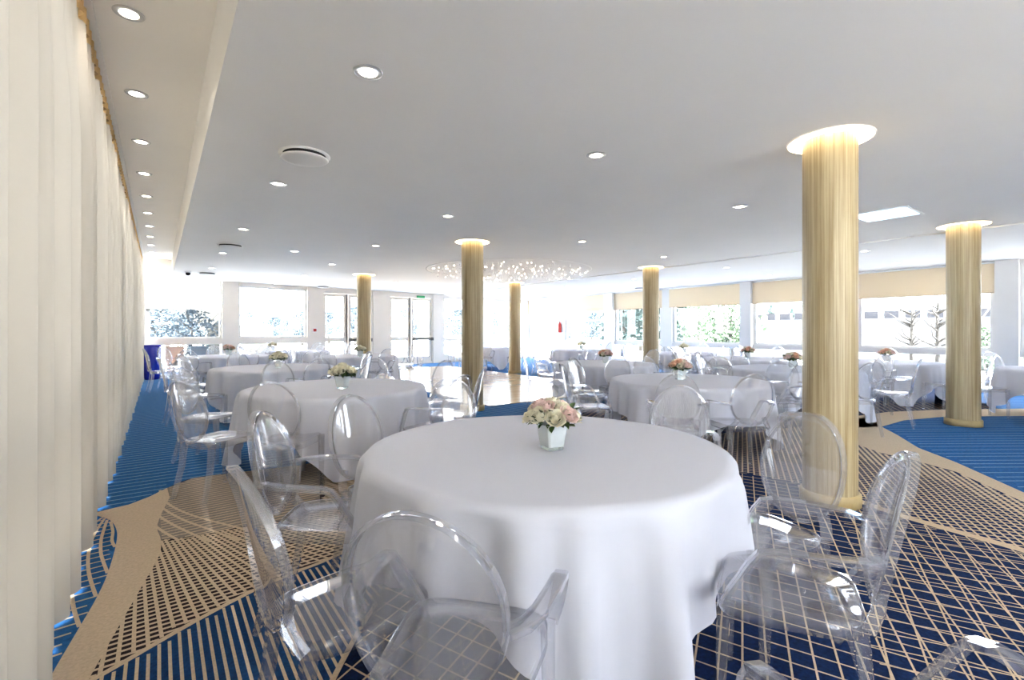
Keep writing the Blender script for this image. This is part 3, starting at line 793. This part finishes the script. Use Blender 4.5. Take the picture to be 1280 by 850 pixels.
# ------------------------------------------------------------------ tables, cloths, flowers
tabp = empty('round_table', (0, 0, 0))
b = MB(); b.lathe([(.001,.715),(.885,.715),(.895,.722),(.895,.738),(.885,.742),(.001,.742)], 64, cap0=False, cap1=False); b.build('tabletop', M['table'], tabp)
for sx in (-1, 1):
    for sy in (-1, 1):
        b = MB(); b.sweep([(sx*.38, sy*.3, .714), (sx*.42, sy*.33, .003)], [(.02*math.cos(k*PI/5), .02*math.sin(k*PI/5)) for k in range(10)], up=Vector((0,1,0))); b.build('leg', M['steel'], tabp)
b = MB()
for sx in (-1, 1): b.sweep([(sx*.41, -.32, .2), (sx*.41, .32, .2)], [(.012*math.cos(k*PI/4), .012*math.sin(k*PI/4)) for k in range(8)])
b.build('cross_bar', M['steel'], tabp)
def cloth_mesh(seed, side=2.56, n=220, corner=0.0):
    """square linen over a round top: deep folds at the four corners, short hems between them"""
    rr = random.Random(seed); hs = side/2; rt = .905; zt = .7475
    ph = [rr.uniform(0, 6.28) for _ in range(6)]
    vs = []; fs = []; rows_top = [0.15, .4, .65, .85, .95, 1.0]
    vs.append((0, 0, zt))
    for r in rows_top:
        for k in range(n):
            a = 2*PI*k/n; vs.append((rt*r*math.cos(a), rt*r*math.sin(a), zt + (.0015*math.sin(7*a+ph[0])*r)))
    nd = 16
    for j in range(1, nd+1):
        for k in range(n):
            a = 2*PI*k/n; a2 = a - corner
            sq = 1/max(abs(math.cos(a2+PI/4)), abs(math.sin(a2+PI/4)))        # a2=0 is a corner
            hem = min(hs*sq*(1-.05*max(0, sq-1.25)/.16) - rt, .742)
            t = j/nd; d = hem*t
            cornerness = max(0, (sq-1)/.414)
            w = .22*math.sin(33*a + ph[5])*min(1, d*6) + .50*math.sin(13*a + ph[1] + .8*math.sin(2*a+ph[2])) + .45*math.sin(21*a + ph[3] + .6*math.sin(3*a+ph[4]))
            w = math.copysign(abs(w)**.8, w)
            amp = (.017 + .085*d)*min(1, d/.08)
            r0 = rt + .018*math.sin(min(1, d/.05)*PI/2) + .10*d*(.45 + .55*cornerness)
            r = r0 + amp*w + .045*d*cornerness*math.sin(34*a+ph[5])*.4
            z = zt - d + .018*(1-math.cos(min(1, d/.05)*PI/2))
            # cloth swings round the corners in deeper lobes
            vs.append((r*math.cos(a), r*math.sin(a), max(z*(1) + .02*d*w, .006)))
    L = len(rows_top) + nd
    for k in range(n): fs.append((0, 1+k, 1+(k+1)%n))
    for i in range(L-1):
        for k in range(n): fs.append((1+i*n+k, 1+(i+1)*n+k, 1+(i+1)*n+(k+1)%n, 1+i*n+(k+1)%n))
    m = MB(); m.add(vs, fs, 0, True); return m

# flower arrangements -------------------------------------------------
def rose_mesh(seed):
    rr = random.Random(seed); m = MB()
    m.ico((0,0,0), .014, 1, sc3=(1,1,1.3))
    for ring, (n, rad, hgt, tilt) in enumerate(((3,.011,.026,0),(4,.018,.027,.12),(5,.025,.025,.3),(6,.032,.021,.55),(7,.037,.014,.8))):
        for k in range(n):
            a = 2*PI*k/n + ring*.7 + rr.uniform(-.15,.15)
            vs = []; fs = []; NI, NJ = 6, 7
            half = PI/n*1.35
            for i in range(NI):
                t = i/(NI-1)
                for j in range(NJ):
                    q = (j-(NJ-1)/2)/((NJ-1)/2)
                    ang = a + q*half*(.45+.55*math.sin(PI*min(1,.15+.75*t)))*(1-.25*max(0,t-.75)/.25*abs(q))
                    r = rad*(.45 + .62*math.sin(PI*(.08+.55*t))) + tilt*.014*max(0,t-.55)/.45 + .0015*math.sin(5*ang+ring)
                    z = -.022 + (hgt+.022)*t - .006*q*q*t - tilt*.010*max(0,t-.7)/.3
                    vs.append((r*math.cos(ang), r*math.sin(ang), z))
            for i in range(NI-1):
                for j in range(NJ-1): fs.append((i*NJ+j, i*NJ+j+1, (i+1)*NJ+j+1, (i+1)*NJ+j))
            m.add(vs, fs, 0, True)
    return m
rose_me = [rose_mesh(k).mesh('rose', [M['rose_white']]) for k in range(3)]
def rose_variant(me, mat):
    q = me.copy(); q.materials[0] = mat; return q
rose_set = {c: [rose_variant(me, M['rose_'+c]) for me in rose_me] for c in ('white', 'blush', 'peach')}
def leaf_cluster(seed, n, rad):
    rr = random.Random(seed); m = MB()
    for i in range(n):
        a = rr.uniform(0, 2*PI); el = rr.uniform(-.5, .9); L = rr.uniform(.035, .065); w = L*.28
        base = Vector((math.cos(a)*rad*rr.uniform(.25,.85), math.sin(a)*rad*rr.uniform(.25,.85), .145 + rr.uniform(-.012,.04)))
        d = Vector((math.cos(a)*math.cos(el), math.sin(a)*math.cos(el), math.sin(el))); sd = d.cross(Vector((rr.uniform(-.3,.3),rr.uniform(-.3,.3),1))).normalized()
        up = sd.cross(d)
        p = [base, base+d*L*.3+sd*w+up*.004, base+d*L*.7+sd*w*.8+up*.002, base+d*L-up*.006, base+d*L*.7-sd*w*.8+up*.002, base+d*L*.3-sd*w+up*.004, base+d*L*.5-up*.002]
        m.add(p, [(0,1,6),(1,2,6),(2,3,6),(3,4,6),(4,5,6),(5,0,6)], 0, True)
        # stem
        m.add([base-d*.02, base-d*.02+sd*.0015, base+sd*.0015], [(0,1,2)], 0)
    return m
def vase_mesh():
    m = MB(); b0, b1, h = .047, .062, .128
    pr = [(b0, .016), (b1, h), (b1-.006, h), (b0-.006, .028)]
    vs = []; fs = []
    def ring(r, z): return [(r*sx, r*sy, z) for sx, sy in ((1,.82),(.82,1),(-.82,1),(-1,.82),(-1,-.82),(-.82,-1),(.82,-1),(1,-.82))]
    for r, z in pr: vs += ring(r, z)
    for i in range(3):
        for k in range(8): fs.append((i*8+k, i*8+(k+1)%8, (i+1)*8+(k+1)%8, (i+1)*8+k))
    fs += [tuple(reversed(range(8))), tuple(24+k for k in range(8))]
    m.add(vs, fs); 
    f = MB(); vs = ring(b0*.95, 0) + ring(b0*1.0, .0155); f.add(vs, [tuple(reversed(range(8))), tuple(range(8,16))] + [(k,(k+1)%8,8+(k+1)%8,8+k) for k in range(8)])
    return m, f
def make_flowers(seed, palette, n=14):
    rr = random.Random(seed)
    o = empty('flower_arrangement', (0,0,0))
    v, f = vase_mesh(); vv = v.build('vase', M['vase'], o, bevel=.003); f.build('glass_foot', M['vasefoot'], vv)
    tag(leaf_cluster(seed, 190, .125).build('foliage', M['leaf'], o), kind='stuff')
    for i in range(n):
        if i == 0: a, r, z = 0, 0, .235
        elif i < 6: a, r, z = 2*PI*i/5, .062, .218
        else: a, r, z = 2*PI*(i+.4)/(n-6), .108, .180
        a += rr.uniform(-.2,.2); z += rr.uniform(-.012,.012)
        c = palette[rr.randrange(len(palette))]
        q = bpy.data.objects.new('rose', rose_set[c][rr.randrange(3)]); C.objects.link(q); q.parent = o
        q.location = (r*math.cos(a), r*math.sin(a), z)
        t = r/.112*.8
        q.rotation_euler = Vector((math.cos(a)*math.sin(t), math.sin(a)*math.sin(t), math.cos(t))).to_track_quat('Z', 'Y').to_euler()
        k = rr.uniform(.95, 1.15); q.scale = (k, k, k)
    return o
fl_proto = {'mix': make_flowers(3, ['white','white','white','blush']), 'cream': make_flowers(5, ['white']), 'peach': make_flowers(9, ['blush','peach','white'])}
fl_used = set()

cl_me = []
def lay_table(name, X, Z, desc, flower, chairs, rot=0, corner=None, skip=()):
    x, y = room(X, Z)
    t = tabp if not lay_table.n else copy_tree(tabp)
    zf = .0025
    t.location = (x, y, zf); t.rotation_euler = (0, 0, rot)
    tag(t, desc[0].replace('white tablecloth on the', 'cloth-covered'), 'table', 'round banquet tables')
    if corner is not None or len(cl_me) < 4: me = cloth_mesh(40+lay_table.n, corner=corner or 0).mesh('tablecloth', [M['cloth']]); cl_me.append(me)
    else: me = cl_me[lay_table.n % 4]
    c = bpy.data.objects.new('tablecloth', me); C.objects.link(c); c.location = (x, y, 0); c.rotation_euler = (0, 0, 0 if corner is not None else rot)
    tag(c, desc[0], 'tablecloth', 'white tablecloths')
    if flower:
        fp = fl_proto[flower[0]]; f = fp if flower[0] not in fl_used else copy_tree(fp); fl_used.add(flower[0])
        p = at(flower[1], flower[2], .75) if len(flower) > 2 else (x, y)
        f.location = (p[0], p[1], .7505); f.rotation_euler = (0, 0, -TH + PI/4 - .25 + R.uniform(-.1,.1) + (0 if lay_table.n == 0 else R.uniform(-1,1)))
        tag(f, flower[-1], 'flowers', 'flower centrepieces')
    lay_table.n += 1
    return x, y
lay_table.n = 0
GC = 'clear chairs around the banquet tables'
tabs = []
# front table with chairs placed one by one (camera-side coordinates X, Z and facing)
t1 = lay_table('front', .175, 2.517, ('white tablecloth on the big round table in the foreground', ), ('mix', 690, 561, 'white and blush roses in a square white vase on the foreground table'), [], corner=math.atan2(*reversed(rdir(.2, -1)))+.0)
front = [(-.54,1.60,.74,.67,False,'clear armless chair at the front left, its back seen edge-on'),
 (-.88,2.33,1,.06,True,'clear armchair at the left of the foreground table, facing right'),
 (-.14,1.355,.236,.972,True,'clear armchair in the lower middle with its large oval back to the viewer'),
 (.97,1.69,-.88,.47,True,'clear armchair at the right of the foreground table, largest one in side view'),
 (1.10,2.13,-.92,-.40,False,'clear armless chair standing right in front of the nearest golden column'),
 (1.04,3.10,-.45,-.89,True,'clear armchair behind the foreground table on its right, its oval back facing out'),
 (-.37,3.66,.42,-.9,False,'clear armless chair behind the foreground table, left of the golden column'),
 (.33,3.50,-.05,-1,False,'clear armless chair behind the foreground table, hidden by its flowers'),
 (.78,.95,-.15,.99,True,'clear armchair cut off by the lower right corner of the view'),
 (-.69,2.74,.88,-.47,False,'clear armless chair behind the left side of the foreground table')]
for X, Z, a, b_, ar, lab in front: chair(*room(X, Z), rdir(a, b_), ar, lab, GC)

names8 = ['near side', 'near right side', 'right side', 'far right side', 'far side', 'far left side', 'left side', 'near left side']
def ring(X, Z, what, n=8, r=1.22, ph=0, custom=()):
    cx, cy = room(X, Z)
    for (dX, dZ, a, b_, ar, lab) in custom: chair(*room(dX, dZ), rdir(a, b_), ar, lab, GC, (cx, cy))
    for k in range(n):
        a = -PI/2 + 2*PI*k/n + ph + R.uniform(-.08, .08)       # k=0 towards the viewer
        rr = r + R.uniform(-.04, .10)
        dX, dZ = rr*math.cos(a), rr*math.sin(a)
        f = rdir(-math.cos(a + R.uniform(-.15,.15)), -math.sin(a + R.uniform(-.15,.15)))
        ar = (k + int(X*3)) % 2 == 0
        chair(*room(X+dX, Z+dZ), f, ar, 'clear %s on the %s of %s' % ('armchair' if ar else 'armless chair', names8[k], what), GC, (cx, cy))
T = [(-1.86,5.12,'second', 'the second table on the left', 'white tablecloth on the second round table, left of the foreground one', ('cream', 428, 485.5, 'cream roses in a square white vase on the second table on the left'),
      [(-1.84,3.98,0,1,False,'clear armless chair with its oval back in front of the second table on the left'), (-2.45,4.02,.35,.94,False,'clear armless chair at the near left of the second table on the left'), (-.72,4.42,-.86,.5,True,'clear armchair at the right of the second table on the left, by the dance floor')]),
     (-3.88,7.85,'third', 'the third table on the left', 'white tablecloth on the third round table along the curtains', ('cream', 348, 459.5, 'cream roses on the third table on the left'), [(-4.25,6.6,.25,.97,False,'clear armless chair on blue carpet before the third table on the left')]),
     (-6.75,11.4,'fourth', 'the table nearest the blue pot', 'white tablecloth on the far round table nearest the blue pot', ('peach', 286, 443.5, 'pale roses on the far table nearest the blue pot'), []),
     (-6.3,14.0,'fifth', 'the table below the second far window', 'white tablecloth on the far table below the second far window', ('cream', 341, 438.8, 'cream flowers on the far table below the second far window'), []),
     (-3.72,11.5,'sixth', 'the table before the far doors', 'white tablecloth on the table in front of the column by the far doors', ('cream', 450, 445.5, 'cream roses in front of the column by the far doors'), []),
     (2.14,5.86,'seventh', 'the second table on the right', 'white tablecloth on the round table right behind the foreground one, left of the column', ('peach', 850, 474.5, 'blush roses with dark leaves on the table behind the foreground one'), [(1.6,4.66,.3,.95,True,'clear armchair with its oval back in front of the second table on the right')]),
     (4.47,7.62,'eighth', 'the table left of the nearest column', 'white tablecloth on the table half hidden by the nearest column', ('peach', 990.5, 460, 'peach roses just left of the nearest column'), []),
     (1.72,8.9,'ninth', 'the table right of the dance floor', 'white tablecloth on the table at the right edge of the dance floor', ('peach', 757, 453.6, 'peach roses on the table at the right edge of the dance floor'), []),
     (4.6,12.86,'tenth', 'the far table before the green trees', 'white tablecloth on the far table below the window with pale green trees', ('cream', 854.6, 441.2, 'pale flowers below the window with pale green trees'), []),
     (5.12,10.43,'eleventh', 'the table before the white pillar', 'white tablecloth on the table in front of the white pillar between the blinds', ('peach', 934.6, 447.7, 'peach roses in front of the white pillar between the blinds'), []),
     (7.2,9.3,'twelfth', 'the table between the two right columns', 'white tablecloth on the table between the two right columns', ('peach', 1108, 452, 'orange and peach roses between the two right columns'), []),
     (8.6,7.25,'thirteenth', 'the table at the right edge', 'white tablecloth on the table at the right edge of the view', None, []),
     (2.15,15.0,'fourteenth', 'the far table below the furthest blinds', 'white tablecloth on the far table below the furthest blinds', ('cream', 727, 437.2, 'pale flowers below the furthest blinds'), []),
     (-.75,17.2,'fifteenth', 'the far table beyond the dance floor', 'white tablecloth on the far table beyond the dance floor', None, [])]
TC += [room(t[0], t[1]) for t in T]
for i, (X, Z, nm, what, cl, flw, cust) in enumerate(T):
    lay_table(nm, X, Z, (cl,), flw, [], rot=R.uniform(0, PI))
    ring(X, Z, what, 8, ph=R.uniform(-.15,.15), custom=cust)

# ------------------------------------------------------------------ things by the far left window
p = FW @ Vector((sF(188.5), -.28, 0))
bp = empty('blue_pot', (p.x, p.y, 0)); tag(bp, 'tall cobalt blue pot standing in the far left corner by the curtain', 'pot')
b = MB(); b.lathe([(.001,.003),(.17,.003),(.19,.05),(.205,.5),(.215,.86),(.21,.93),(.19,.93),(.185,.85),(.001,.82)], 36, cap0=False, cap1=False); b.build('body', M['bluepot'], bp)
b = MB(); b.lathe([(.205,.92),(.225,.925),(.225,.95),(.19,.95),(.19,.92)], 36, cap0=False, cap1=False); b.build('rim', M['bluepot'], bp)
def bench(u0, u1, mat, name, label, cat):
    a, c = sF(u0), sF(u1)
    o = empty(name, FW @ Vector(((a+c)/2, -.3, 0)), WANG); tag(o, label, cat)
    w = (c-a)/2
    b = MB(); b.box(-w, .14, .42, w, .22, .9); b.build('backrest', mat, o, bevel=.02)
    b = MB(); b.box(-w, -.2, .36, w, .14, .46); b.build('seat', mat, o, bevel=.02)
    for sx in (-1, 1):
        for sy in (-.16, .18): 
            b = MB(); b.box(sx*(w-.05)-.02, sy-.02, 0, sx*(w-.05)+.02, sy+.02, .37); b.build('leg', M['steel'], o)
bench(206, 229, M['pink'], 'upholstered_bench', 'low pale pink upholstered seat under the far left window', 'bench')
bench(237, 260, M['slate'], 'upholstered_bench', 'low slate blue upholstered seat under the far left window', 'bench')

# ------------------------------------------------------------------ outside
g = MB(); g.box(-60, -60, -.6, 130, 150, -.25)
tag(g.build('ground', M['pave']), kind='structure')
g = MB(); g.box(-9, -14, -.3, XR+.3, 28, -.2)  # strip around the walls, added to temper ground bounce onto the ceiling
tag(g.build('terrace_ground', M['terrace']), kind='structure')
g = MB(); g.box(XR+.3, -14, -.3, XR+8, 28, -.2)  # darker strip added to cut bounce onto the ceiling by the right windows
tag(g.build('asphalt_path_ground', M['asphalt']), kind='structure')
def tree_mesh(seed, h, rad, mat, n, conical=False, bare=False, small=1):
    rr = random.Random(seed); lf = MB(); tk = MB()
    tk.sweep([(0,0,-.3),(0.03,0,h*.3),(0,0.04,h*.62),(0,0,h*.9)], [(math.cos(k*PI/4), math.sin(k*PI/4)) for k in range(8)], up=Vector((0,1,0)), scale=[h*.028,h*.022,h*.014,h*.004])
    for i in range(9 if not bare else 26):
        a = rr.uniform(0, 6.28); z = h*rr.uniform(.3,.8); l = rad*rr.uniform(.5,.95)*(1-z/h*.5 if conical or bare else 1)
        tk.sweep([(0,0,z),(l*.5*math.cos(a),l*.5*math.sin(a),z+l*.3),(l*math.cos(a+.2),l*math.sin(a+.2),z+l*.75)], [(math.cos(k*PI/2.5), math.sin(k*PI/2.5)) for k in range(5)], scale=[h*.01,h*.006,h*.002])
    for i in range(n):
        a = rr.uniform(0, 6.28); t = rr.random()
        if conical: z = h*(.12+.86*t); rmax = rad*(1-t)**.8*(.75+.25*math.sin(t*40))
        else:
            z = h*(.28+.70*t); rmax = rad*math.sin(PI*(.12+.83*t))**.7*(.8+.3*math.sin(3*a+seed)*math.sin(5*t))
        r = rmax*math.sqrt(rr.random())
        c = Vector((r*math.cos(a), r*math.sin(a), z)); s = h*rr.uniform(.018,.035)*small
        u = Vector((rr.uniform(-1,1),rr.uniform(-1,1),rr.uniform(-1,1))).normalized(); v = u.orthogonal().normalized()
        lf.add([c-u*s, c+v*s*.6, c+u*s, c-v*s*.6], [(0,1,2,3)])
    return tk.mesh('trunk', [M['bark']]), (lf.mesh('crown', [mat]) if n else None)
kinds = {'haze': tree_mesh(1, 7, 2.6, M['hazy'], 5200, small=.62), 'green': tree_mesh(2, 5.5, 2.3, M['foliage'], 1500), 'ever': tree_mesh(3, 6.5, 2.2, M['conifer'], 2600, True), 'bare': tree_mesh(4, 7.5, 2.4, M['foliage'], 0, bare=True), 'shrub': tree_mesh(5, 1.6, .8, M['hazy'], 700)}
def tree(kind, x, y, s, name, label, group):
    o = empty(name, (x, y, -.25), R.uniform(0, 6)); o.scale = (s*(1.7 if name == 'distant_tree' else 1),)*2 + (s*R.uniform(.9, 1.1),); tag(o, label, 'tree' if kind != 'shrub' else 'shrub', group)
    tk, cr = kinds[kind]
    for n_, me in (('trunk', tk), ('crown', cr)):
        if me: q = bpy.data.objects.new(n_, me); C.objects.link(q); q.parent = o
def ray(u, z): return room((u-640)/F*z, z)
for i in range(11):
    u = 312 + i*33; z = 52 + (i % 2)*7
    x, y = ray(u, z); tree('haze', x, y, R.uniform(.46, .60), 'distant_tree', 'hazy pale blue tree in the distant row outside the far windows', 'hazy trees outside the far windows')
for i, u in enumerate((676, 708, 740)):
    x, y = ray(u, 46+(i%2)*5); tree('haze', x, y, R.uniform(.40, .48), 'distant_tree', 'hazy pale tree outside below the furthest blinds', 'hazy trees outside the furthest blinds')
for i, u in enumerate((779, 801, 829, 853)):
    x, y = ray(u, 29+(i%2)*9); tree('ever', x, y, R.uniform(.75, 1.0), 'evergreen_tree', 'dark bluish evergreen outside the window behind the middle column of the right row', 'dark evergreens outside the right windows')
for i, u in enumerate((873, 914)):
    x, y = ray(u, 27-i*6); tree('green', x, y, R.uniform(.62, .7), 'leafy_tree', 'pale green leafy tree outside the window left of the white pillar', 'green trees outside the right windows')
for i, u in enumerate((964, 990, 1016)):
    x, y = ray(u, 54+(i%2)*9); tree('ever', x, y, R.uniform(.6, .75), 'evergreen_tree', 'slim evergreen rising above the white stands', 'evergreens above the stands')
for u, z, l in ((1140, 17, 'bare tree above the stands, left of the right column'), (1172, 15.5, 'bare leaning tree just left of the right column')):
    x, y = ray(u, z); tree('bare', x, y, .45, 'bare_tree', l, 'bare trees above the stands')
for u, lab in ((1234, 'pale green tree seen between the right column and the white pillar'),):
    x, y = ray(u, 13.2); tree('green', x, y, .34, 'leafy_tree', lab, 'green trees outside the right windows')
for i, u in enumerate((190, 210, 236)):
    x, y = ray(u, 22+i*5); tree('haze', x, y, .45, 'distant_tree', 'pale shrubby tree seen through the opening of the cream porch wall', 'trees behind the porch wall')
x, y = ray(241, 16.2); tree('shrub', x, y, 1.35, 'outdoor_shrub', 'pale wispy shrub standing outside against the far left window', None)

# cream porch wall with a gabled opening outside the far left window
def ext_wall(poly, z, name, mat, label, cat, thick=.2):
    """an upright wall facing the viewer's window at its own distance outside"""
    pts = []
    for u, v in poly:
        x, y = ray(u, z); pts.append((x, y, CH + (HOR - v)*z/F))
    n = Vector((ST, CT, 0))*thick
    b = bmesh.new(); vs = [b.verts.new(p) for p in pts]; f = b.faces.new(vs)
    r = bmesh.ops.extrude_face_region(b, geom=[f]); bmesh.ops.translate(b, verts=[q for q in r['geom'] if isinstance(q, bmesh.types.BMVert)], vec=n)
    bmesh.ops.recalc_face_normals(b, faces=b.faces)
    me = bpy.data.meshes.new(name); b.to_mesh(me); b.free(); me.materials.append(mat)
    o = bpy.data.objects.new(name, me); C.objects.link(o); tag(o, label, cat); return o
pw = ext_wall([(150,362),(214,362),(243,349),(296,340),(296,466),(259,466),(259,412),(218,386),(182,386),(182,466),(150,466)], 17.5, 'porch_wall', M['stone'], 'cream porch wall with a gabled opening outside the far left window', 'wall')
# outdoor stair with a glass balustrade outside the second far window
stair = empty('outdoor_stair', (*ray(330, 20), 0)); tag(stair, 'white outdoor stair with a sloping balustrade outside the second far window', 'stair')
sd = rdir(1, .15)
def slab(u0, v0, u1, v1, dv, z, th):
    p0 = Vector((*ray(u0, z), CH+(HOR-v0)*z/F)); p1 = Vector((*ray(u1, z), CH+(HOR-v1)*z/F)); h = dv*z/F
    n = Vector((ST, CT, 0))*th; m = MB()
    vs = [p0, p1, p1-Vector((0,0,h)), p0-Vector((0,0,h))]; vs = [v - Vector(stair.location) for v in vs]; vs += [v+n for v in vs]
    m.add(vs, [(0,1,2,3),(4,7,6,5),(0,4,5,1),(1,5,6,2),(2,6,7,3),(3,7,4,0)]); return m
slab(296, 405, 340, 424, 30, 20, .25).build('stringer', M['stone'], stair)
slab(296, 391, 366, 420, 1.0, 20, .05).build('handrail', M['dark'], stair)
slab(296, 392, 366, 421, 13, 20.02, .02).build('balustrade_panel', M['glass'], stair)
for u, v in ((302,394),(338,409)): slab(u, v, u+.8, v, 20, 20, .05).build('post', M['stand'], stair)
# terraced stands outside the right windows
st = empty('terraced_stand', (30, 6, 0)); tag(st, 'white terraced spectator stand outside the right windows', 'stand')
for k in range(7):
    b = MB(); b.box(-2+k*.95, -14, -.3, -2+k*.95+.95, 12, .25+k*.30); b.build('step', M['stand'], st)
b = MB()
for k in range(26): b.box(4.2, -13.6+k*.98, 2.05, 4.6, -13.6+k*.98+.7, 2.5)
tag(b.build('bench_row', M['seatdark'], st), kind='stuff')
for y in (-8, -1, 6):
    b = MB(); b.sweep([(-2, y, 1.1), (4.4, y, 3.1)], [(.03*math.cos(k), .03*math.sin(k)) for k in range(6)]); b.build('handrail', M['dark'], st)
hd = empty('garden_house', (*ray(868, 47), -.25)); tag(hd, 'small pale blue house among the trees outside', 'house')
b = MB(); b.box(-1.6,-1.2,0,1.6,1.2,2.6); b.build('wall', M['slate'], hd)
b = MB(); b.add([(-1.9,-1.5,2.6),(1.9,-1.5,2.6),(1.9,1.5,2.6),(-1.9,1.5,2.6),(-1.9,0,3.6),(1.9,0,3.6)], [(0,1,5,4),(2,3,4,5),(0,4,3),(1,2,5),(0,3,2,1)]); b.build('roof', M['seatdark'], hd)

# ------------------------------------------------------------------ light
w = bpy.data.worlds.new('sky'); sc.world = w; w.use_nodes = True
nt = w.node_tree; bg = nt.nodes['Background']
bg.inputs[0].default_value = (.93, .985, 1.06, 1); bg.inputs[1].default_value = 5.5
sun = bpy.data.lights.new('sun', 'SUN'); sun.energy = 46; sun.angle = math.radians(1.5); sun.color = (.98, .98, 1.0)
so = bpy.data.objects.new('sun', sun); C.objects.link(so); so.location = (5, -20, 30); so.rotation_euler = (math.radians(33), 0, 0)
sc.view_settings.view_transform = 'Standard'; sc.view_settings.look = 'None'
sc.view_settings.exposure = 1.58; sc.view_settings.gamma = 1.0; sc.view_settings.use_curve_mapping = False
cy = sc.cycles
cy.use_denoising = True
cy.max_bounces = 12; cy.diffuse_bounces = 5; cy.glossy_bounces = 4; cy.transmission_bounces = 10; cy.transparent_max_bounces = 48
cy.caustics_reflective = False; cy.caustics_refractive = False
cy.sample_clamp_indirect = 6
